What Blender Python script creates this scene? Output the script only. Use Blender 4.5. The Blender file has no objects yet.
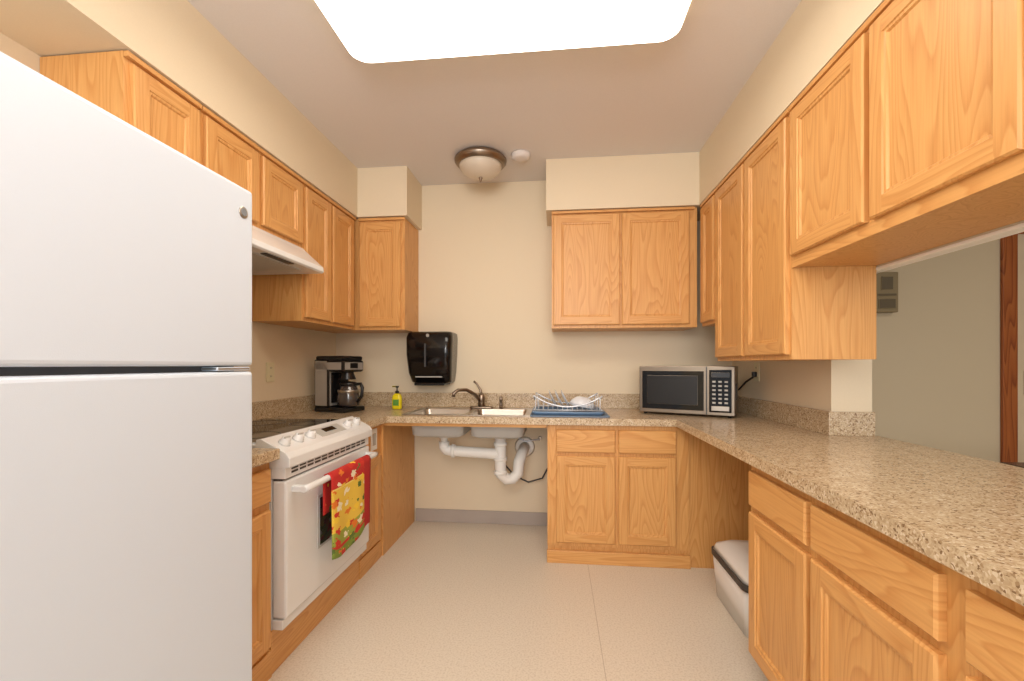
import bpy, bmesh, math
from mathutils import Matrix, Vector

def s2l(c):
    return tuple(((x/255)/12.92 if x/255<=0.04045 else ((x/255+0.055)/1.055)**2.4) for x in c)+(1,)

# ---------------------------------------------------------------- materials
def newmat(name):
    m=bpy.data.materials.new(name); m.use_nodes=True
    nt=m.node_tree; b=nt.nodes['Principled BSDF']
    return m,nt,b
def plain(name,col,rough=.5,metal=0,spec=.5,coat=0,emis=0,bump=0,bscale=200,trans=0,var=0.04):
    m,nt,b=newmat(name)
    b.inputs['Roughness'].default_value=rough
    b.inputs['Metallic'].default_value=metal
    b.inputs['Specular IOR Level'].default_value=spec
    b.inputs['Coat Weight'].default_value=coat
    b.inputs['Transmission Weight'].default_value=trans
    c=s2l(col)
    tc=nt.nodes.new('ShaderNodeTexCoord'); n=nt.nodes.new('ShaderNodeTexNoise')
    n.inputs['Scale'].default_value=bscale if bump else 6
    nt.links.new(tc.outputs['Object'],n.inputs['Vector'])
    r=nt.nodes.new('ShaderNodeValToRGB')
    r.color_ramp.elements[0].color=tuple(x*(1-var) for x in c[:3])+(1,)
    r.color_ramp.elements[1].color=tuple(min(1,x*(1+var)) for x in c[:3])+(1,)
    r.color_ramp.elements[0].position=.3; r.color_ramp.elements[1].position=.7
    nt.links.new(n.outputs['Fac'],r.inputs['Fac']); nt.links.new(r.outputs['Color'],b.inputs['Base Color'])
    if bump:
        bp=nt.nodes.new('ShaderNodeBump'); bp.inputs['Strength'].default_value=bump; bp.inputs['Distance'].default_value=.002
        nt.links.new(n.outputs['Fac'],bp.inputs['Height']); nt.links.new(bp.outputs['Normal'],b.inputs['Normal'])
    if emis:
        b.inputs['Emission Color'].default_value=c; b.inputs['Emission Strength'].default_value=emis
    return m
def wood(name,base,dark,light,horizontal=False,rough=.38):
    m,nt,b=newmat(name)
    N=nt.nodes.new; L=nt.links.new
    tc=N('ShaderNodeTexCoord')
    mp=N('ShaderNodeMapping'); mp.inputs['Scale'].default_value=(.55,.55,5) if horizontal else (5,5,.55)
    L(tc.outputs['Object'],mp.inputs['Vector'])
    n=N('ShaderNodeTexNoise'); n.inputs['Scale'].default_value=1.3; n.inputs['Detail'].default_value=1.5; n.inputs['Distortion'].default_value=.25
    L(mp.outputs[0],n.inputs['Vector'])
    mu=N('ShaderNodeMath'); mu.operation='MULTIPLY'; mu.inputs[1].default_value=24; L(n.outputs['Fac'],mu.inputs[0])
    fr=N('ShaderNodeMath'); fr.operation='FRACT'; L(mu.outputs[0],fr.inputs[0])
    r=N('ShaderNodeValToRGB'); e=r.color_ramp.elements
    e[0].position=0; e[0].color=s2l(light); e[1].position=1; e[1].color=s2l(light)
    x=e.new(.55); x.color=s2l(base); x=e.new(.88); x.color=s2l(dark)
    L(fr.outputs[0],r.inputs['Fac'])
    mp2=N('ShaderNodeMapping'); mp2.inputs['Scale'].default_value=(7,7,170) if horizontal else (170,170,7)
    L(tc.outputs['Object'],mp2.inputs['Vector'])
    n2=N('ShaderNodeTexNoise'); n2.inputs['Scale'].default_value=1; n2.inputs['Detail'].default_value=3
    L(mp2.outputs[0],n2.inputs['Vector'])
    r2=N('ShaderNodeValToRGB'); e=r2.color_ramp.elements
    e[0].position=.35; e[0].color=(.85,.81,.75,1); e[1].position=.6; e[1].color=(1.0,1.0,1.0,1)
    L(n2.outputs['Fac'],r2.inputs['Fac'])
    mx=N('ShaderNodeMix'); mx.data_type='RGBA'; mx.blend_type='MULTIPLY'; mx.inputs['Factor'].default_value=.5
    L(r.outputs['Color'],mx.inputs['A']); L(r2.outputs['Color'],mx.inputs['B'])
    L(mx.outputs['Result'],b.inputs['Base Color'])
    b.inputs['Roughness'].default_value=rough; b.inputs['Specular IOR Level'].default_value=.4
    return m
W_B,W_D,W_L=(214,158,94),(204,145,82),(218,164,100)
WV=wood('oak_vertical',W_B,W_D,W_L)
WH=wood('oak_horizontal',W_B,W_D,W_L,True)
WDOOR=wood('door_trim_wood',(160,86,40),(130,64,28),(172,98,48))
WTAB=wood('dark_table_wood',(70,36,26),(50,24,18),(84,46,32),True,.25)

def granite():
    m,nt,b=newmat('granite_counter'); N=nt.nodes.new; L=nt.links.new
    tc=N('ShaderNodeTexCoord')
    nz=N('ShaderNodeTexNoise'); nz.inputs['Scale'].default_value=60; L(tc.outputs['Object'],nz.inputs['Vector'])
    ad=N('ShaderNodeVectorMath'); ad.operation='MULTIPLY_ADD'; ad.inputs[1].default_value=(.012,.012,.012)
    L(nz.outputs['Color'],ad.inputs[0]); L(tc.outputs['Object'],ad.inputs[2])
    v=N('ShaderNodeTexVoronoi'); v.inputs['Scale'].default_value=220; L(ad.outputs[0],v.inputs['Vector'])
    sp=N('ShaderNodeSeparateColor'); L(v.outputs['Color'],sp.inputs[0])
    r=N('ShaderNodeValToRGB'); r.color_ramp.interpolation='CONSTANT'; e=r.color_ramp.elements
    e[0].position=0; e[0].color=s2l((134,108,80)); e[1].position=.07; e[1].color=s2l((170,144,112))
    for p,c in ((.22,(190,167,135)),(.5,(204,184,153)),(.75,(195,174,144)),(.9,(216,200,174))):
        x=e.new(p); x.color=s2l(c)
    L(sp.outputs[0],r.inputs['Fac'])
    n2=N('ShaderNodeTexNoise'); n2.inputs['Scale'].default_value=34; n2.inputs['Detail'].default_value=4; L(tc.outputs['Object'],n2.inputs['Vector'])
    r2=N('ShaderNodeValToRGB'); r2.color_ramp.elements[0].position=.38; r2.color_ramp.elements[0].color=(.78,.72,.64,1)
    r2.color_ramp.elements[1].position=.55; r2.color_ramp.elements[1].color=(1,1,1,1); L(n2.outputs['Fac'],r2.inputs['Fac'])
    mx=N('ShaderNodeMix'); mx.data_type='RGBA'; mx.blend_type='MULTIPLY'; mx.inputs['Factor'].default_value=.5
    L(r.outputs['Color'],mx.inputs['A']); L(r2.outputs['Color'],mx.inputs['B']); L(mx.outputs['Result'],b.inputs['Base Color'])
    b.inputs['Roughness'].default_value=.22
    return m
GR=granite()
def floor_mat():
    m,nt,b=newmat('vinyl_floor'); N=nt.nodes.new; L=nt.links.new
    tc=N('ShaderNodeTexCoord')
    n=N('ShaderNodeTexNoise'); n.inputs['Scale'].default_value=130; n.inputs['Detail'].default_value=3; L(tc.outputs['Object'],n.inputs['Vector'])
    r=N('ShaderNodeValToRGB'); e=r.color_ramp.elements
    e[0].position=.33; e[0].color=s2l((203,191,173)); e[1].position=.55; e[1].color=s2l((220,210,194)); L(n.outputs['Fac'],r.inputs['Fac'])
    sx=N('ShaderNodeSeparateXYZ'); L(tc.outputs['Object'],sx.inputs[0])
    a=N('ShaderNodeMath'); a.operation='SUBTRACT'; a.inputs[1].default_value=.186; L(sx.outputs[0],a.inputs[0])
    p=N('ShaderNodeMath'); p.operation='PINGPONG'; p.inputs[1].default_value=.915; L(a.outputs[0],p.inputs[0])
    c=N('ShaderNodeMath'); c.operation='LESS_THAN'; c.inputs[1].default_value=.0014; L(p.outputs[0],c.inputs[0])
    mx=N('ShaderNodeMix'); mx.data_type='RGBA'; mx.inputs['B'].default_value=s2l((180,166,146))
    L(c.outputs[0],mx.inputs['Factor']); L(r.outputs['Color'],mx.inputs['A']); L(mx.outputs['Result'],b.inputs['Base Color'])
    b.inputs['Roughness'].default_value=.30
    return m
FL=floor_mat()
WALL=plain('wall_paint',(226,210,182),.75,bump=.12,bscale=260,var=.015)
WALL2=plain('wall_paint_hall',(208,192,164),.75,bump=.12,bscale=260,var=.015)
CEIL=plain('ceiling_paint',(226,220,216),.85,bump=.2,bscale=220,var=.015)
BASEB=plain('baseboard_vinyl',(172,160,150),.5)
WHT=plain('white_enamel',(228,229,229),.22,coat=.3,var=.005)
FRG=plain('fridge_white',(206,216,228),.35,bump=.12,bscale=500,var=.005)
GASK=plain('gasket_gray',(120,124,128),.6)
SS=plain('stainless_steel',(196,190,182),.28,metal=1,var=.03)
SSD=plain('stainless_dark',(150,138,124),.36,metal=1,var=.03)
SSM=plain('stainless_satin',(176,168,158),.38,metal=1,var=.03)
SSL=plain('silver_plastic',(176,170,162),.3,metal=.35,var=.03)
NI=plain('brushed_nickel',(150,135,120),.32,metal=1)
BLK=plain('black_plastic',(22,21,22),.3)
BLG=plain('black_glass',(9,9,10),.06,spec=.35)
SMOKE=plain('smoked_plastic',(20,16,15),.1,spec=.4)
DGR=plain('dark_gray',(60,58,57),.5)
GRY=plain('light_gray',(180,178,172),.5)
PVC=plain('white_pvc',(232,230,224),.4,var=.01)
BEI=plain('outlet_beige',(222,212,176),.4,var=.01)
YEL=plain('soap_yellow',(232,214,30),.25)
GRN=plain('label_green',(90,150,60),.4)
BLU=plain('tray_blue',(96,124,154),.35)
MAT=plain('drying_mat_gray_blue',(112,132,154),.8)
CHN=plain('white_china',(226,229,234),.15,coat=.4,var=.005)
WIRE=plain('wire_white',(215,219,224),.25,metal=.3)
DIFF=plain('light_diffuser',(255,246,232),.5,emis=6.5,var=0)
DIFE=plain('light_diffuser_edge',(255,238,202),.5,emis=.75,var=0)
FROST=plain('frosted_glass',(214,202,184),.3,coat=.4)
OVW=plain('oven_window',(52,50,50),.08,coat=.6)
DSL=plain('door_slab_paint',(214,196,168),.5)
SIGN=plain('chime_box_tan',(140,124,92),.5)
SIGD=plain('chime_box_dark',(96,84,62),.5)
GLS=plain('carafe_glass',(70,62,58),.05,coat=.8)
TRW=plain('white_trim',(248,246,240),.5,var=.005)

def towel_mat():
    m,nt,b=newmat('towel_print'); N=nt.nodes.new; L=nt.links.new
    uv=N('ShaderNodeUVMap'); sx=N('ShaderNodeSeparateXYZ'); L(uv.outputs[0],sx.inputs[0])
    r=N('ShaderNodeValToRGB'); r.color_ramp.interpolation='CONSTANT'; e=r.color_ramp.elements
    e[0].position=0; e[0].color=s2l((120,140,50)); e[1].position=.1; e[1].color=s2l((196,48,36))
    for p,c in ((.14,(150,160,60)),(.3,(226,190,70)),(.80,(232,208,110)),(.82,(190,40,34))):
        x=e.new(p); x.color=s2l(c)
    L(sx.outputs[1],r.inputs['Fac'])
    mp=N('ShaderNodeMapping'); mp.inputs['Scale'].default_value=(6,9,1); L(uv.outputs[0],mp.inputs[0])
    nz=N('ShaderNodeTexNoise'); nz.inputs['Scale'].default_value=2.5; L(mp.outputs[0],nz.inputs['Vector'])
    ad=N('ShaderNodeVectorMath'); ad.operation='ADD'; L(mp.outputs[0],ad.inputs[0]); L(nz.outputs['Color'],ad.inputs[1])
    v=N('ShaderNodeTexVoronoi'); v.inputs['Scale'].default_value=1; L(ad.outputs[0],v.inputs['Vector'])
    lt=N('ShaderNodeMath'); lt.operation='LESS_THAN'; lt.inputs[1].default_value=.40; L(v.outputs['Distance'],lt.inputs[0])
    sp=N('ShaderNodeSeparateColor'); L(v.outputs['Color'],sp.inputs[0])
    r3=N('ShaderNodeValToRGB'); r3.color_ramp.interpolation='CONSTANT'; e=r3.color_ramp.elements
    e[0].position=0; e[0].color=s2l((200,50,36)); e[1].position=.3; e[1].color=s2l((84,110,44))
    for p,c in ((.5,(236,226,196)),(.65,(222,120,40)),(.82,(236,200,60))):
        x=e.new(p); x.color=s2l(c)
    L(sp.outputs[0],r3.inputs['Fac'])
    m1=N('ShaderNodeMix'); m1.data_type='RGBA'; L(lt.outputs[0],m1.inputs['Factor']); L(r.outputs[0],m1.inputs['A']); L(r3.outputs[0],m1.inputs['B'])
    gt=N('ShaderNodeMath'); gt.operation='GREATER_THAN'; gt.inputs[1].default_value=.80; L(sx.outputs[0],gt.inputs[0])
    m2=N('ShaderNodeMix'); m2.data_type='RGBA'; L(gt.outputs[0],m2.inputs['Factor']); L(m1.outputs['Result'],m2.inputs['A']); m2.inputs['B'].default_value=s2l((178,36,32))
    L(m2.outputs['Result'],b.inputs['Base Color']); b.inputs['Roughness'].default_value=.9
    return m
TOW=towel_mat()

# ---------------------------------------------------------------- builder
class B:
    def __init__(s): s.bm=bmesh.new(); s.mats=[]
    def mi(s,m):
        if m not in s.mats: s.mats.append(m)
        return s.mats.index(m)
    def box(s,x0,x1,y0,y1,z0,z1,m,bev=0,seg=2,M=None):
        P=[(x0,y0,z0),(x1,y0,z0),(x1,y1,z0),(x0,y1,z0),(x0,y0,z1),(x1,y0,z1),(x1,y1,z1),(x0,y1,z1)]
        vs=[s.bm.verts.new(M@Vector(p) if M else p) for p in P]
        i=s.mi(m); fs=[]
        for f in ((0,3,2,1),(4,5,6,7),(0,1,5,4),(1,2,6,5),(2,3,7,6),(3,0,4,7)):
            F=s.bm.faces.new([vs[k] for k in f]); F.material_index=i; fs.append(F)
        if bev:
            es=list({e for F in fs for e in F.edges})
            bmesh.ops.bevel(s.bm,geom=es,offset=bev,segments=seg,affect='EDGES',profile=.5)
    def quad(s,pts,m,smooth=False):
        F=s.bm.faces.new([s.bm.verts.new(p) for p in pts]); F.material_index=s.mi(m); F.smooth=smooth
    def loft(s,rings,m,smooth=True,cap0=True,cap1=True,M=None,closed=True):
        i=s.mi(m); R=[[s.bm.verts.new(M@Vector(p) if M else p) for p in r] for r in rings]
        n=len(R[0])
        for a,b in zip(R,R[1:]):
            for k in range(n if closed else n-1):
                F=s.bm.faces.new((a[k],a[(k+1)%n],b[(k+1)%n],b[k])); F.material_index=i; F.smooth=smooth
        if cap0: F=s.bm.faces.new(R[0][::-1]); F.material_index=i
        if cap1: F=s.bm.faces.new(R[-1]); F.material_index=i
    def lathe(s,prof,c,m,seg=32,M=None,smooth=True,cap0=True,cap1=True):
        T=Matrix.Translation(c)@(M or Matrix())
        s.loft([[ (r*math.cos(2*math.pi*k/seg),r*math.sin(2*math.pi*k/seg),z) for k in range(seg)] for r,z in prof],m,smooth,cap0,cap1,T)
    def tube(s,pts,r,m,seg=10):
        pts=[Vector(p) for p in pts]; rings=[]
        t=(pts[1]-pts[0]).normalized(); up=Vector((0,0,1)) if abs(t.z)<.9 else Vector((1,0,0))
        n=t.cross(up).normalized()
        for k,p in enumerate(pts):
            if k==0: t=(pts[1]-pts[0])
            elif k==len(pts)-1: t=pts[-1]-pts[-2]
            else: t=(pts[k+1]-pts[k]).normalized()+(pts[k]-pts[k-1]).normalized()
            t.normalize(); n=(n-t*n.dot(t)).normalized(); b=t.cross(n)
            rr=r[k] if isinstance(r,(list,tuple)) else r
            rings.append([p+n*rr*math.cos(2*math.pi*j/seg)+b*rr*math.sin(2*math.pi*j/seg) for j in range(seg)])
        s.loft(rings,m)
    def prism(s,prof,a0,a1,axis,m,bev=0):
        def P(p,a): return {'x':(a,p[0],p[1]),'y':(p[0],a,p[1]),'z':(p[0],p[1],a)}[axis]
        A=[s.bm.verts.new(P(p,a0)) for p in prof]; C=[s.bm.verts.new(P(p,a1)) for p in prof]
        i=s.mi(m); fs=[s.bm.faces.new(A),s.bm.faces.new(C[::-1])]
        n=len(A)
        for k in range(n): fs.append(s.bm.faces.new((A[k],C[k],C[(k+1)%n],A[(k+1)%n])))
        for F in fs: F.material_index=i
        if bev: bmesh.ops.bevel(s.bm,geom=list({e for F in fs for e in F.edges}),offset=bev,segments=2,affect='EDGES',profile=.5)
    def door(s,face,pos,a0,a1,z0,z1,t=.02,fw=.052,panel=True,grain=None):
        def P(a,z,d): return {'y-':(a,pos-d,z),'x+':(pos+d,a,z),'x-':(pos-d,a,z)}[face]
        def ring(i,d): return [P(a0+i,z0+i,d),P(a1-i,z0+i,d),P(a1-i,z1-i,d),P(a0+i,z1-i,d)]
        g=grain or (WV if panel else WH)
        def seg(i0,d0,i1,d1,m):
            A=ring(i0,d0);C=ring(i1,d1)
            for k in range(4): s.quad([A[k],A[(k+1)%4],C[(k+1)%4],C[k]],m)
        seg(0,0,0,t-.005,g); seg(0,t-.005,.005,t,g)
        if not panel:
            s.quad(ring(.005,t),g); return
        i0=.005
        s.quad([P(a0+i0,z0+i0,t),P(a0+fw,z0+i0,t),P(a0+fw,z1-i0,t),P(a0+i0,z1-i0,t)],WV)
        s.quad([P(a1-fw,z0+i0,t),P(a1-i0,z0+i0,t),P(a1-i0,z1-i0,t),P(a1-fw,z1-i0,t)],WV)
        s.quad([P(a0+fw,z0+i0,t),P(a1-fw,z0+i0,t),P(a1-fw,z0+fw,t),P(a0+fw,z0+fw,t)],WH)
        s.quad([P(a0+fw,z1-fw,t),P(a1-fw,z1-fw,t),P(a1-fw,z1-i0,t),P(a0+fw,z1-i0,t)],WH)
        seg(fw,t,fw+.003,t-.004,WV); seg(fw+.003,t-.004,fw+.010,t-.005,WV); seg(fw+.010,t-.005,fw+.014,t-.011,WV)
        s.quad(ring(fw+.014,t-.011),WV)
    def done(s,name,loc=(0,0,0),rz=0,recalc=True):
        if recalc: bmesh.ops.recalc_face_normals(s.bm,faces=s.bm.faces)
        me=bpy.data.meshes.new(name); s.bm.to_mesh(me); s.bm.free()
        for m in s.mats: me.materials.append(m)
        o=bpy.data.objects.new(name,me); o.location=loc; o.rotation_euler[2]=rz
        bpy.context.scene.collection.objects.link(o); return o
def one(name,*a,**k):
    b=B(); b.box(*a,**k); return b.done(name)

H=2.53; CT=.864; CB=.824
XL,XR,YB=-1.69,1.23,3.20
YN=-1.6; XE=4.2; XW=1.40
# ---------------------------------------------------------------- room
one('floor',XL-.1,XE+.1,YN,YB+.1,-.1,0,FL)
one('ceiling',XL-.1,XE+.1,YN,YB+.1,H,H+.1,CEIL)
one('wall_left',XL-.1,XL,YN,YB,0,H,WALL)
one('wall_back',XL-.1,XW,YB,YB+.1,0,H,WALL)
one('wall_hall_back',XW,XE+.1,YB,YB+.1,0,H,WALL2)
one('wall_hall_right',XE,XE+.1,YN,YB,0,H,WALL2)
HB=1.555
b=B()
b.box(XR,XW,2.09,YB,0,H,WALL); b.box(XR,XR+.035,YN,2.09,HB,H,WALL); b.box(XR+.03,XW-.01,-.5,2.09,0,CB,WALL)
b.done('wall_right')
one('trim_passthrough_header',XR-.004,XR+.045,YN,2.088,HB-.012,HB-.0005,TRW,bev=.002)
b=B()
b.box(XL,-1.36,YN,YB,2.195,H,WALL); b.box(-1.36,-1.01,2.87,YB,2.195,H,WALL)
b.done('wall_soffit_left')
b=B()
b.box(.905,XR,YN,YB,2.195,H,WALL); b.box(-.066,.905,2.87,YB,2.195,H,WALL)
b.done('wall_soffit_right')
b=B(); b.box(-1.055,-.06,YB-.012,YB-.001,0,.095,BASEB,bev=.003); b.done('baseboard_back')

# ---------------------------------------------------------------- upper cabinets
T0,T1=1.42,2.19
def upper_left(y0,y1,z0,doors,name='wall_cabinet'):
    b=B(); b.box(XL+.002,-1.385,y0,y1,z0,T1,WV)
    for d0,d1 in doors: b.door('x+',-1.385,d0,d1,z0+.02,T1-.03)
    b.box(-1.385,-1.368,y0,y1,T1-.018,T1,WH,bev=.002)
    return b.done(name)
upper_left(1.265,1.56,T0,[(1.285,1.55)])
upper_left(1.565,2.245,1.815,[(1.58,1.885),(1.915,2.235)])
upper_left(2.25,2.865,T0,[(2.27,2.535),(2.56,2.835)])
b=B(); b.box(XL+.002,-1.035,2.90,YB-.002,T0,T1,WV); b.door('y-',2.90,-1.355,-1.06,T0+.02,T1-.03)
b.box(-1.36,-1.03,2.882,2.90,T1-.018,T1,WH,bev=.002); b.done('wall_cabinet')
b=B(); b.box(-.03,.90,2.90,YB-.002,T0,T1,WV); b.door('y-',2.90,-.018,.412,T0+.02,T1-.025); b.door('y-',2.90,.425,.848,T0+.02,T1-.025)
b.box(-.03,.88,2.88,2.90,T1-.016,T1,WH,bev=.002); b.done('wall_cabinet')
def upper_right(y0,y1,z0,doors):
    b=B(); b.box(.92,XR-.002,y0,y1,z0,T1,WV)
    for d0,d1 in doors: b.door('x-',.92,d0,d1,z0+.02,T1-.03)
    b.box(.905,.92,y0,y1,T1-.018,T1,WH,bev=.002)
    return b.done('wall_cabinet')
upper_right(2.605,2.86,T0,[(2.62,2.84)])
upper_right(1.81,2.60,1.20,[(1.825,2.20),(2.225,2.585)])
for y0,y1,ds in ((.925,1.805,[(.945,1.36),(1.385,1.79)]),(.03,.92,[(.05,.46),(.49,.90)])):
    b=B(); b.box(.92,XR-.006,y0,y1,HB+.005,T1,WV); b.box(.918,.934,y0,y1,HB+.003,1.60,WH)
    for d0,d1 in ds: b.door('x-',.92,d0,d1,1.60,T1-.03)
    b.box(.905,.92,y0,y1,T1-.018,T1,WH,bev=.002)
    b.done('wall_cabinet')

# ---------------------------------------------------------------- base cabinets
FZ=.12
R0,R1=1.55,2.285
b=B(); b.box(XL+.002,-1.08,1.19,R0-.005,0,CB-.001,WV); b.door('x+',-1.08,1.21,R0-.02,.665,.79,panel=False); b.door('x+',-1.08,1.21,R0-.02,FZ,.635)
b.box(-1.08,-1.07,1.19,R0-.005,0,.10,WH); b.done('base_cabinet')
b=B(); b.box(XL+.002,-1.075,R0-.002,R1+.002,0,.165,WH,bev=.002); b.done('range_plinth')
b=B(); b.box(XL+.002,-1.08,R1+.006,YB-.002,0,CB-.001,WV); b.door('x+',-1.08,R1+.025,2.56,FZ,.635)
b.box(-1.08,-1.062,2.59,YB-.014,0,CB-.001,WV); b.box(-1.08,-1.07,R1+.006,2.59,0,.10,WH)
b.box(-1.08,-1.075,2.44,2.53,.67,.80,PVC,bev=.002); b.box(-1.076,-1.072,2.465,2.505,.70,.77,GRY,bev=.001)
b.done('base_cabinet')
b=B(); b.box(-.05,XR-.004,2.62,YB-.014,0,CB-.001,WV)
b.box(-.052,.767,2.61,2.62,.10,CB-.001,WV)
b.box(-.055,.772,2.597,2.62,0,.075,WH,bev=.003)
for a0,a1 in ((.0,.345),(.362,.69)):
    b.door('y-',2.61,a0,a1,.66,.795,panel=False); b.door('y-',2.61,a0,a1,FZ+.005,.64)
b.done('base_cabinet')
b=B()
b.box(.73,XR+.025,-.4,1.70,.10,CB-.001,WV); b.box(.79,XR+.025,-.4,1.685,0,.10,DGR)
b.box(.722,.73,-.4,1.70,.10,CB-.001,WV)
for a0,a1 in [(1.315,1.68),(.885,1.29),(.42,.83),(-.02,.39)]:
    b.door('x-',.722,a0,a1,.665,.79,panel=False); b.door('x-',.722,a0,a1,FZ+.005,.64)
b.done('base_cabinet')

# ---------------------------------------------------------------- counter
b=B()
e=.004
b.box(XL+.002,-1.035,1.17,R0-.006,CB,CT,GR,bev=e)
b.box(XL+.002,-1.035,R1+.006,2.572,CB,CT,GR)
b.box(XL+.002,-.95,2.572,YB-.002,CB,CT,GR); b.box(-.95,-.17,2.572,2.655,CB,CT,GR); b.box(-.95,-.17,3.09,YB-.002,CB,CT,GR)
b.box(-.17,XR-.002,2.572,YB-.002,CB,CT,GR)
b.box(.685,XR-.002,2.088,2.572,CB,CT,GR)
b.box(.685,XW+.02,-.5,2.088,CB,CT,GR)
bz=CT+.105
b.box(XL+.002,XL+.022,1.17,YB-.002,CT,bz,GR,bev=.002); b.box(XL+.022,XR-.002,YB-.022,YB-.002,CT,bz,GR,bev=.002)
b.box(XR-.022,XR-.002,2.068,YB-.022,CT,bz,GR,bev=.002); b.box(XR-.002,XW,2.068,2.088,CT,bz,GR,bev=.002)
b.box(XL+.022,XL+.05,R0-.006,R1+.006,CB,CT,GR)
b.done('granite_countertop')
one('trim_counter_rail',-1.06,-.057,2.60,2.62,CB-.022,CB-.001,WH)

# ---------------------------------------------------------------- refrigerator
b=B(); fx=-.86; y0,y1=.38,1.163
b.box(XL+.03,fx-.062,y0+.005,y1-.005,.03,1.665,FRG,bev=.008)
b.box(fx-.064,fx-.052,y0+.012,y1-.012,.08,1.66,GASK)
b.box(fx-.054,fx,y0,y1,1.176,1.672,FRG,bev=.011,seg=3)
b.box(fx-.054,fx,y0,y1,.09,1.161,FRG,bev=.011,seg=3)
b.box(fx-.10,fx-.03,y0+.02,y1-.02,.0,.085,DGR)
b.box(fx-.05,fx-.004,y1-.13,y1-.01,1.1635,1.1735,SSM,bev=.003)
b.box(fx-.09,fx-.02,y0+.01,y0+.08,1.672,1.69,FRG,bev=.004)
b.box(fx-.05,fx-.006,y0+.02,y0+.06,1.164,1.173,DGR)
My=Matrix.Rotation(math.pi/2,4,'Y')
b.lathe([(.016,0),(.016,.002),(.013,.003)],(fx,1.12,1.60),SSM,M=My); b.lathe([(.011,0),(.010,.001)],(fx+.003,1.12,1.60),GASK,M=My)
b.done('refrigerator')

# ---------------------------------------------------------------- range
b=B(); r0,r1=R0,R1
b.box(-1.63,-1.075,r0,r1,.17,.866,WHT)
b.box(-1.63,-1.135,r0-.004,r1+.004,.866,.876,WHT,bev=.003)
b.box(-1.615,-1.145,r0+.01,r1-.01,.8755,.880,BLG,bev=.002)
for cx,cy,cr in ((-1.27,1.73,.095),(-1.27,2.10,.075),(-1.49,1.73,.075),(-1.49,2.10,.095)):
    b.lathe([(cr,0),(cr,.0006),(cr-.003,.0007),(cr-.003,0)],(cx,cy,.8801),DGR,cap0=False,cap1=False)
b.prism([(-1.14,.868),(-1.135,.893),(-1.115,.897),(-1.015,.845),(-1.0,.825),(-1.0,.79),(-1.075,.785),(-1.14,.79)],r0-.004,r1+.004,'y',WHT,bev=.003)
ang=math.atan2(.052,.10)
Mk=Matrix.Rotation(ang,4,'Y')
def panelpt(t): return (-1.115+.10*t, .897-.052*t)
for ky in (1.61,1.70,1.79,2.13,2.22):
    x,z=panelpt(.52)
    b.lathe([(.024,0),(.023,.006),(.019,.008),(.017,.024),(.014,.027)],(x,ky,z),WHT,M=Mk,seg=20)
    b.box(-.003,.003,-.016,.016,.02,.031,GRY,M=Matrix.Translation((x,ky,z))@Mk)
x,z=panelpt(.5)
b.box(-.03,.03,-.11,.11,0,.002,GRY,M=Matrix.Translation((x,1.96,z))@Mk)
b.box(-.02,.008,-.05,.05,.001,.003,BLG,M=Matrix.Translation((x,1.96,z))@Mk)
b.box(-1.075,-1.02,r0,r1,.745,.789,WHT,bev=.002)
for k in range(12):
    yy=r0+.04+k*.055
    b.box(-1.021,-1.0185,yy,yy+.042,.760,.768,DGR); b.box(-1.021,-1.0185,yy,yy+.042,.774,.780,DGR)
b.box(-1.07,-1.035,r0+.004,r1-.004,.738,.746,DGR)
b.box(-1.073,-1.015,r0,r1,.215,.738,WHT,bev=.008)
b.box(-1.016,-1.0125,1.765,2.115,.39,.62,GRY,bev=.001)
b.box(-1.0135,-1.011,1.777,2.103,.402,.608,OVW,bev=.001)
b.box(-1.073,-1.03,r0,r1,.172,.210,WHT,bev=.003)
hz=.70
b.tube([(-.965,r0+.03,hz),(-.963,r0+.06,hz),(-.962,r1-.06,hz),(-.965,r1-.03,hz)],[.012,.014,.014,.012],WHT,seg=14)
for yy in (r0+.045,r1-.045): b.box(-1.016,-.962,yy-.014,yy+.014,hz-.012,hz+.012,WHT,bev=.004)
b.done('electric_range')
# towel
b=B(); nu,nv=18,40; i=b.mi(TOW); uvl=b.bm.loops.layers.uv.new('UVMap')
V={}
ta,tb=1.75,2.14
for u in range(nu+1):
    for v in range(nv+1):
        f=u/nu; g=v/nv
        y=ta+(tb-ta)*f
        w=.006*math.sin(f*11+.6)*min(1,max(0,g-.3)*2)
        if g<.2: x=-.982; z=hz-.16+.16*g/.2
        elif g<.3:
            a=math.pi*(1-(g-.2)/.1); x=-.963+.0195*math.cos(a); z=hz+.0195*math.sin(a)
        else: x=-.9425+w; z=hz-(g-.3)/.7*(.345+.02*math.sin(f*5))
        V[u,v]=b.bm.verts.new((x,y,z))
for u in range(nu):
    for v in range(nv):
        F=b.bm.faces.new((V[u,v],V[u+1,v],V[u+1,v+1],V[u,v+1])); F.material_index=i; F.smooth=True
        for l,(uu,vv) in zip(F.loops,((u,v),(u+1,v),(u+1,v+1),(u,v+1))):
            l[uvl].uv=(uu/nu,1-(vv/nv-.28)/.72)
o=b.done('dish_towel'); md=o.modifiers.new('s','SOLIDIFY'); md.thickness=.003

# ---------------------------------------------------------------- range hood
b=B()
b.prism([(XL+.003,1.812),(-1.37,1.812),(-1.35,1.79),(-1.255,1.705),(-1.25,1.68),(-1.26,1.672),(XL+.003,1.672)],1.568,2.242,'y',WHT,bev=.003)
b.box(-1.62,-1.32,1.62,2.14,1.667,1.673,GRY); b.box(-1.30,-1.27,1.8,2.0,1.668,1.673,DGR)
b.done('range_hood')

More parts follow.
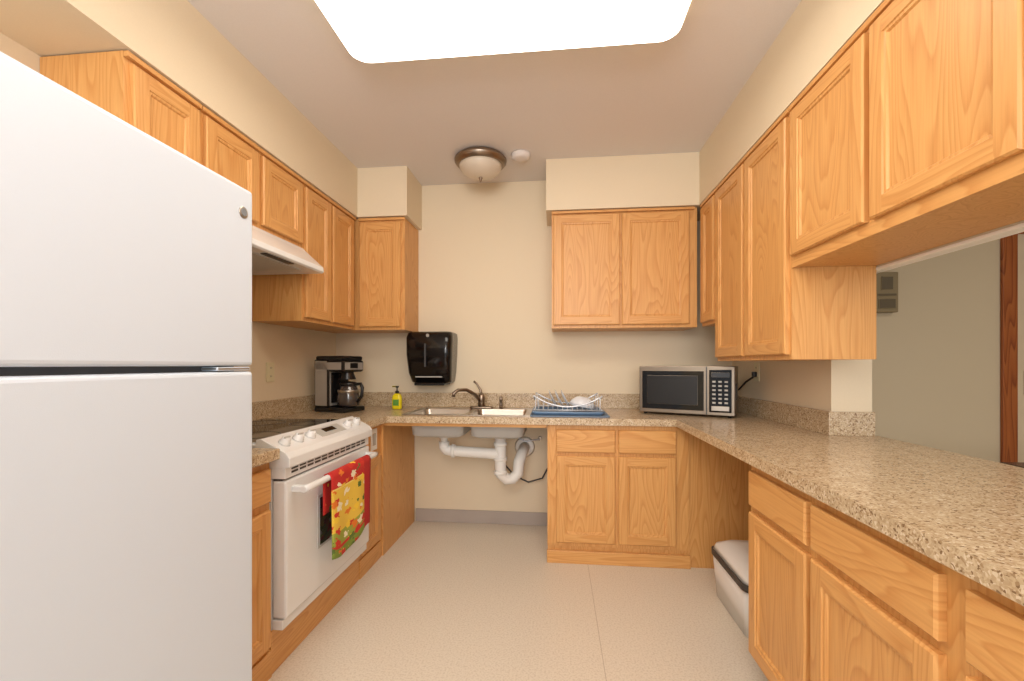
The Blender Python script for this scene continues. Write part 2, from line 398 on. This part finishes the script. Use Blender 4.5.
# ---------------------------------------------------------------- ceiling lights
def rrect(cx,cy,hx,hy,r,z,n=8):
    P=[]
    for (sx,sy,a0) in ((1,1,0),(-1,1,90),(-1,-1,180),(1,-1,270)):
        for k in range(n+1):
            a=math.radians(a0+90*k/n); P.append((cx+sx*(hx-r)+r*math.cos(a),cy+sy*(hy-r)+r*math.sin(a),z))
    return P
def ceiling_panel(cx,cy):
    b=B(); hx,hy=.665,.335
    b.loft([rrect(cx,cy,hx-.03,hy-.03,.05,H-.001),rrect(cx,cy,hx-.03,hy-.03,.05,H-.02)],WHT,smooth=False)
    b.loft([rrect(cx,cy,hx-.01,hy-.01,.07,H-.02),rrect(cx,cy,hx,hy,.07,H-.035),rrect(cx,cy,hx,hy,.07,H-.055),rrect(cx,cy,hx-.012,hy-.012,.07,H-.08)],DIFE,cap1=False)
    b.loft([rrect(cx,cy,hx-.012,hy-.012,.07,H-.08),rrect(cx,cy,hx-.035,hy-.035,.06,H-.095)],DIFF,cap0=False)
    b.done('fluorescent_ceiling_light')
ceiling_panel(-.185,1.44)
ceiling_panel(-.185,-.75)  # added copy of the fixture, unseen behind the camera, for extra fill light
b=B(); c=(-.49,2.80,H-.001); F=Matrix.Rotation(math.pi,4,'X')
b.lathe([(.10,0),(.155,.004),(.17,.02),(.168,.034),(.155,.05),(.145,.056),(.14,.056)],c,NI,M=F,seg=48)
b.lathe([(.14,.05),(.135,.075),(.115,.10),(.08,.12),(.04,.13),(.012,.132)],c,FROST,M=F,seg=48)
b.lathe([(.012,.13),(.014,.136),(.010,.142),(.006,.156),(.002,.16)],c,NI,M=F,seg=16)
b.done('flush_mount_ceiling_light')
b=B(); b.lathe([(.06,0),(.062,.012),(.055,.028),(.04,.034),(.02,.036)],(-.225,2.78,H-.001),CEIL,M=F); b.done('smoke_detector')

# ---------------------------------------------------------------- sink
b=B()
def rect(x0,x1,y0,y1,z,r): return rrect((x0+x1)/2,(y0+y1)/2,(x1-x0)/2,(y1-y0)/2,r,z,5)
zt=CT+.004
b.box(-.965,-.155,2.64,2.675,CT+.0005,zt,SS,bev=.0015); b.box(-.965,-.155,3.03,3.105,CT+.0005,zt,SS,bev=.0015)
b.box(-.965,-.925,2.675,3.03,CT+.0005,zt,SS); b.box(-.195,-.155,2.675,3.03,CT+.0005,zt,SS); b.box(-.577,-.543,2.675,3.03,CT+.0005,zt,SS)
for x0,x1 in ((-.925,-.577),(-.543,-.195)):
    y0_,y1_=2.675,3.03
    b.loft([rect(x0,x1,y0_,y1_,zt,.02),rect(x0+.006,x1-.006,y0_+.006,y1_-.006,zt-.01,.03),rect(x0+.012,x1-.012,y0_+.012,y1_-.012,.735,.04),rect(x0+.04,x1-.04,y0_+.04,y1_-.04,.718,.05)],SS,cap0=False)
    b.loft([rect(x0-.003,x1+.003,y0_-.003,y1_+.003,CT-.002,.03),rect(x0+.008,x1-.008,y0_+.008,y1_-.008,.73,.04),rect(x0+.04,x1-.04,y0_+.04,y1_-.04,.714,.05)],GRY,cap0=False)
    b.lathe([(.04,0),(.038,.003),(.02,.002)],((x0+x1)/2,2.87,.7185),NI,seg=24)
b.done('double_basin_sink')
b=B(); fx0,fy0=-.53,3.065; z0=zt+.001
b.loft([rrect(fx0,fy0,.085,.028,.027,z0),rrect(fx0,fy0,.085,.028,.027,z0+.008),rrect(fx0,fy0,.078,.022,.021,z0+.014)],NI)
b.lathe([(.025,0),(.024,.05),(.026,.06),(.022,.085),(.012,.095)],(fx0,fy0,z0+.01),NI,seg=24)
b.tube([(fx0-.005,fy0-.01,z0+.05),(fx0-.04,fy0-.04,z0+.10),(fx0-.09,fy0-.09,z0+.135),(fx0-.14,fy0-.13,z0+.135),(fx0-.165,fy0-.15,z0+.115),(fx0-.168,fy0-.152,z0+.09)],[.014,.013,.012,.012,.012,.013],NI,seg=14)
b.tube([(fx0,fy0,z0+.095),(fx0-.01,fy0+.01,z0+.13),(fx0-.04,fy0+.02,z0+.175),(fx0-.06,fy0+.02,z0+.19)],[.012,.009,.007,.008],NI,seg=12)
b.lathe([(.013,0),(.012,.03),(.009,.05),(.012,.055),(.011,.08),(.004,.085)],(fx0+.14,fy0,z0),NI,seg=16)
b.done('sink_faucet')
# plumbing
b=B()
for x in (-.751,-.369):
    b.lathe([(.045,0),(.045,-.02),(.024,-.03),(.024,-.07)],(x,2.87,.713),PVC,seg=20)
b.tube([(-.751,2.87,.66),(-.751,2.87,.625),(-.735,2.87,.605),(-.70,2.87,.60),(-.40,2.87,.585),(-.37,2.87,.585)],.036,PVC,seg=16)
b.tube([(-.369,2.87,.69),(-.369,2.87,.50),(-.365,2.875,.45),(-.33,2.89,.415),(-.29,2.90,.415),(-.255,2.91,.45),(-.25,2.92,.52),(-.235,2.96,.565),(-.23,3.03,.575),(-.23,YB-.003,.575)],.038,PVC,seg=16)
for z in (.66,.56,.47): b.lathe([(.040,0),(.045,.003),(.045,.022),(.040,.025)],(-.369,2.87,z-.02),PVC,seg=16)
b.lathe([(.040,0),(.046,.003),(.046,.022),(.040,.025)],(-.70,2.87,.60),PVC,M=My,seg=16)
b.lathe([(.075,0),(.06,.008),(.035,.012)],(-.23,YB-.001,.575),PVC,M=Matrix.Rotation(math.pi/2,4,'X'),seg=24)
b.tube([(-.44,3.12,.80),(-.44,3.15,.6),(-.40,3.15,.48),(-.30,3.15,.37),(-.2,3.14,.33),(-.10,3.14,.36),(-.062,3.10,.44)],.006,DGR,seg=8)
b.tube([(-.30,3.12,.80),(-.30,3.16,.66),(-.22,3.16,.62),(-.12,3.15,.64)],.006,WIRE,seg=8)
for x,z in ((-.44,.66),(-.12,.64)): b.lathe([(.014,0),(.014,.03)],(x,YB-.002,z),NI,M=Matrix.Rotation(math.pi/2,4,'X'),seg=12)
b.done('sink_drain_plumbing')

# ---------------------------------------------------------------- paper towel dispenser
b=B(); px=-.90
rings=[]
for z,hw,dp in ((1.045,.135,.13),(1.055,.145,.15),(1.12,.155,.195),(1.25,.163,.22),(1.37,.166,.215),(1.405,.162,.19),(1.415,.15,.17)):
    r=.04
    rings.append([(px-hw,YB,z)]+[(px-hw+r*(1-math.cos(a)),YB-dp+r*(1-math.sin(a)),z) for a in [math.radians(q) for q in (0,22,45,67,90)]]+[(px+hw-r*(1-math.sin(a)),YB-dp+r*(1-math.cos(a)),z) for a in [math.radians(q) for q in (0,22,45,67,90)]]+[(px+hw,YB,z)])
b.loft(rings,SMOKE)
b.box(px-.11,px+.11,YB-.18,YB-.001,1.03,1.05,BLK,bev=.006)
b.box(px-.10,px+.10,YB-.192,YB-.18,1.085,1.10,GRY,bev=.004)
b.lathe([(.012,0),(.012,.004)],(px,YB-.214,1.385),SSM,M=Matrix.Rotation(math.pi/2,4,'X'),seg=16)
b.box(px-.025,px-.008,YB-.226,YB-.218,1.16,1.33,DGR,bev=.003)
b.done('paper_towel_dispenser')

# ---------------------------------------------------------------- soap bottle
b=B(); c=(-1.12,2.98,CT+.001)
b.loft([rrect(c[0],c[1],.030,.02,.016,c[2]),rrect(c[0],c[1],.034,.023,.018,c[2]+.01),rrect(c[0],c[1],.034,.023,.018,c[2]+.08),rrect(c[0],c[1],.028,.02,.017,c[2]+.1),rrect(c[0],c[1],.012,.012,.011,c[2]+.112)],YEL)
b.box(c[0]-.022,c[0]+.022,c[1]-.0245,c[1]-.022,c[2]+.025,c[2]+.07,GRN,bev=.001)
b.lathe([(.014,0),(.014,.016),(.005,.02),(.005,.04),(.012,.042),(.012,.052)],(c[0],c[1],c[2]+.111),BLK,seg=16)
b.box(c[0]-.035,c[0],c[1]-.006,c[1]+.006,c[2]+.154,c[2]+.164,BLK,bev=.002)
b.done('soap_dispenser_bottle')

# ---------------------------------------------------------------- coffee maker (local: front = -y)
b=B()
b.box(-.10,.10,-.13,.13,0,.032,BLK,bev=.01)
b.box(-.100,.100,.005,.13,.03,.35,SSL,bev=.012)
b.box(-.075,.075,-.002,.008,.06,.26,BLK,bev=.003)
b.box(-.10,.10,-.12,.13,.265,.345,SSL,bev=.016)
b.box(-.094,.094,-.112,.122,.342,.372,BLK,bev=.010)
b.box(-.035,.035,-.123,-.118,.29,.325,BLK,bev=.002)
b.lathe([(.055,0),(.072,.012),(.077,.05),(.070,.10),(.055,.13),(.05,.145)],(0,-.075,.034),GLS,seg=28)
b.lathe([(.055,0),(.058,.01),(.05,.02),(.02,.025)],(0,-.075,.177),BLK,seg=28)
b.lathe([(.072,0),(.072,.018),(.066,.02)],(0,-.075,.127),SSM,seg=28)
b.tube([(0,-.13,.182),(0,-.175,.187),(0,-.19,.162),(0,-.185,.107),(0,-.15,.067)],.011,BLK)
b.lathe([(.055,0),(.055,.003),(.04,.045),(.0405,.05)],(0,-.065,.215),BLK,seg=20)
b.done('coffee_maker',loc=(-1.46,2.82,CT+.001),rz=math.radians(74))

# ---------------------------------------------------------------- microwave
b=B(); w,d,h=.55,.30,.305
b.box(0,w,.02,d,.012,h,SSD,bev=.004)
b.box(0,w,0,.022,.012,h,SSD,bev=.004)
b.box(.018,.385,-.003,.004,.035,h-.028,BLG,bev=.002)
b.box(.05,.35,-.0045,-.002,.068,h-.058,BLK,bev=.001)
b.box(.395,.402,-.001,.003,.014,h-.002,DGR)
b.box(.412,.535,-.003,.004,.03,h-.02,BLG,bev=.002)
b.box(.425,.522,-.0045,-.002,h-.066,h-.038,OVW,bev=.001)
for r in range(6):
    for q in range(3):
        b.box(.430+q*.033,.449+q*.033,-.0055,-.002,.082+r*.025,.093+r*.025,GRY,bev=.001)
b.box(.425,.522,-.006,-.002,.040,.068,SSM,bev=.002)
for k in range(6): b.box(w-.001,w+.001,.06+k*.02,.07+k*.02,.1,.2,DGR)
for x in (.03,w-.03):
    for y in (.04,d-.04): b.lathe([(.012,0),(.012,.013)],(x,y,0),BLK,seg=12)
mw=b.done('microwave_oven',loc=(.535,2.88,CT+.001),rz=math.radians(-25))
b=B(); b.tube([(1.13,2.96,1.0),(1.17,2.93,1.02),(1.19,2.88,1.07),(1.205,2.82,1.10),(1.212,2.81,1.12)],.006,BLK,seg=8)
b.box(1.20,1.222,2.795,2.825,1.105,1.135,BLK,bev=.004); co=b.done('power_cord')
bpy.context.view_layer.update(); co.parent=mw; co.matrix_parent_inverse=mw.matrix_world.inverted()

def outlet(name,M):
    b=B(); b.box(-.035,.035,-.006,0,-.058,.058,BEI,bev=.002,M=M)
    for z in (-.025,.025):
        b.box(-.016,.016,-.008,-.005,z-.014,z+.014,BEI,bev=.001,M=M)
        for x in (-.006,.006): b.box(x-.001,x+.001,-.0085,-.007,z-.005,z+.006,DGR,M=M)
    return b.done(name)
outlet('wall_outlet',Matrix.Translation((XL+.001,2.42,1.135))@Matrix.Rotation(math.pi/2,4,'Z'))
outlet('wall_outlet',Matrix.Translation((XR-.001,2.81,1.135))@Matrix.Rotation(-math.pi/2,4,'Z'))

# ---------------------------------------------------------------- dish rack
x0,x1,y0,y1=-.15,.29,2.66,2.99; z=CT+.007
b=B()
b.loft([rect(x0-.01,x1+.03,y0-.03,y1+.01,CT+.0005,.02),rect(x0-.01,x1+.03,y0-.03,y1+.01,CT+.006,.02)],MAT,smooth=False)
b.loft([rect(x0+.01,x1-.01,y0+.01,y1-.01,z,.03),rect(x0,x1,y0,y1,z+.012,.03),rect(x0,x1,y0,y1,z+.022,.03),rect(x0+.008,x1-.008,y0+.008,y1-.008,z+.022,.03),rect(x0+.014,x1-.014,y0+.014,y1-.014,z+.008,.03)],BLU)
def wire(p,r=.0028): b.tube(p,r,WIRE,seg=6)
xa,xb,ya,yb=x0+.025,x1-.025,y0+.02,y1-.02
def topz(f): return z+.05+.065*(2*f-1)**2
for yy in (ya,yb):
    wire([(xa-.01+(xb-xa+.02)*k/16,yy,topz(k/16)) for k in range(17)],.005)
    wire([(xa,yy,z+.03),(xb,yy,z+.03)],.003)
for xx in (xa-.01,xb+.01):
    wire([(xx,ya+(yb-ya)*k/10,topz(0)-.03*math.sin(math.pi*k/10)) for k in range(11)],.005)
    wire([(xx,ya,z+.03),(xx,yb,z+.03)],.003)
for k in range(13):
    f=(k+.5)/13; xx=xa+(xb-xa)*f
    wire([(xx,ya,topz(f)),(xx,ya+.005,z+.03),(xx,ya+.09,z+.026),(xx,ya+.10,z+.065),(xx,ya+.11,z+.026),(xx,yb-.09,z+.026),(xx,yb-.005,z+.03),(xx,yb,topz(f))],.0018)
for xx in (xa,xb):
    for yy in (ya,yb): wire([(xx,yy,z+.009),(xx,yy,topz(0)-.01)],.003)
rack=b.done('dish_drying_rack')
b=B(); M=Matrix.Translation((.17,2.84,z+.066))@Matrix.Rotation(math.radians(190),4,'Y')
b.lathe([(.03,-.035),(.05,-.026),(.075,-.002),(.088,.026),(.085,.026),(.070,-.002),(.046,-.018),(.02,-.022)],(0,0,0),CHN,M=M,seg=32)
for xc in (-.03,.01,.05):
    M=Matrix.Translation((xc,2.84,z+.085))@Matrix.Rotation(math.radians(62),4,'Y')
    b.lathe([(.03,0),(.04,.002),(.062,.011),(.064,.013),(.04,.006),(.03,.004)],(0,0,0),CHN,M=M,seg=32)
o=b.done('washed_dishes'); o.parent=rack

# ---------------------------------------------------------------- waste bin
b=B(); x0,x1,y0,y1=.80,1.12,1.93,2.36
b.loft([rect(x0+.015,x1-.015,y0+.015,y1-.015,.002,.04),rect(x0,x1,y0,y1,.21,.04)],WHT)
b.loft([rect(x0-.006,x1+.006,y0-.006,y1+.006,.21,.045),rect(x0-.006,x1+.006,y0-.006,y1+.006,.238,.045)],DGR)
b.loft([rect(x0,x1,y0,y1,.238,.045),rect(x0+.01,x1-.01,y0+.01,y1-.01,.265,.045),rect(x0+.05,x1-.05,y0+.05,y1-.05,.29,.04),rect(x0+.1,x1-.1,y0+.1,y1-.1,.296,.04)],WHT)
b.done('waste_bin')

# ---------------------------------------------------------------- adjoining room
b=B()
b.box(2.93,3.02,YB-.02,YB-.001,0,2.12,WDOOR,bev=.003); b.box(3.94,4.03,YB-.02,YB-.001,0,2.12,WDOOR,bev=.003); b.box(3.02,3.94,YB-.02,YB-.001,2.04,2.12,WDOOR,bev=.003)
b.done('trim_door_casing')
b=B(); b.box(3.022,3.938,YB-.012,YB-.001,.01,2.038,DSL)
b.box(3.06,3.12,YB-.02,YB-.011,.98,1.14,BLK,bev=.003); b.tube([(3.09,YB-.02,1.06),(3.09,YB-.06,1.06),(3.10,YB-.065,1.06),(3.20,YB-.065,1.06)],.01,BLK)
b.done('door_1')
b=B(); b.box(2.13,2.275,YB-.05,YB,1.53,1.80,SIGN,bev=.006); b.box(2.145,2.26,YB-.055,YB-.049,1.64,1.655,SIGD,bev=.001); b.box(2.15,2.255,YB-.056,YB-.049,1.555,1.62,SIGD,bev=.003)
b.box(2.165,2.24,YB-.055,YB-.049,1.68,1.77,SIGD,bev=.003)
b.done('wall_mounted_door_chime')
b=B(); b.box(1.88,2.9,1.1,2.06,.735,.765,WTAB,bev=.006); b.box(1.93,2.85,1.15,2.01,.66,.735,WTAB)
for x in (1.93,2.79):
    for y in (1.15,1.95): b.prism([(x,y),(x+.06,y),(x+.06,y+.06),(x,y+.06)],.0,.66,'z',WTAB,bev=.004)
b.done('dining_table')

# ---------------------------------------------------------------- world / lights
w=bpy.data.worlds.new('World'); bpy.context.scene.world=w; w.use_nodes=True
bg=w.node_tree.nodes['Background']; bg.inputs[0].default_value=(.93,.96,1,1); bg.inputs[1].default_value=1.0
def area(name,loc,target,sx,sy,P,col):
    l=bpy.data.lights.new(name,'AREA'); l.shape='RECTANGLE'; l.size=sx; l.size_y=sy; l.energy=P; l.color=col
    o=bpy.data.objects.new(name,l); o.location=loc
    o.rotation_euler=(Vector(target)-Vector(loc)).to_track_quat('-Z','Y').to_euler()
    bpy.context.scene.collection.objects.link(o)
area('rear_fill_light',(.0,-2.5,1.7),(-.1,3,1.6),2.2,1.4,72,(1,.97,.95))  # added fill beyond the open rear, evens out the brightness
area('bounce_flash_light',(-.2,-.3,1.9),(-.2,1.1,2.6),.5,.5,12,(1,.97,.96))
area('hall_fill_light',(2.8,1.2,2.48),(2.8,1.2,0),.8,.8,13,(1,.9,.74))  # added fill, unseen; warms and brightens the adjoining room's wall

# ---------------------------------------------------------------- camera
cd=bpy.data.cameras.new('cam'); cam=bpy.data.objects.new('cam',cd); bpy.context.scene.collection.objects.link(cam)
cam.location=(0,0,1.18); cam.rotation_euler=(math.pi/2,0,math.radians(5.8))
cd.sensor_width=36; cd.lens=36*435/1024; cd.shift_y=24/1024; cd.clip_start=.02
bpy.context.scene.camera=cam
bpy.context.scene.view_settings.view_transform='Standard'
bpy.context.scene.view_settings.look='None'
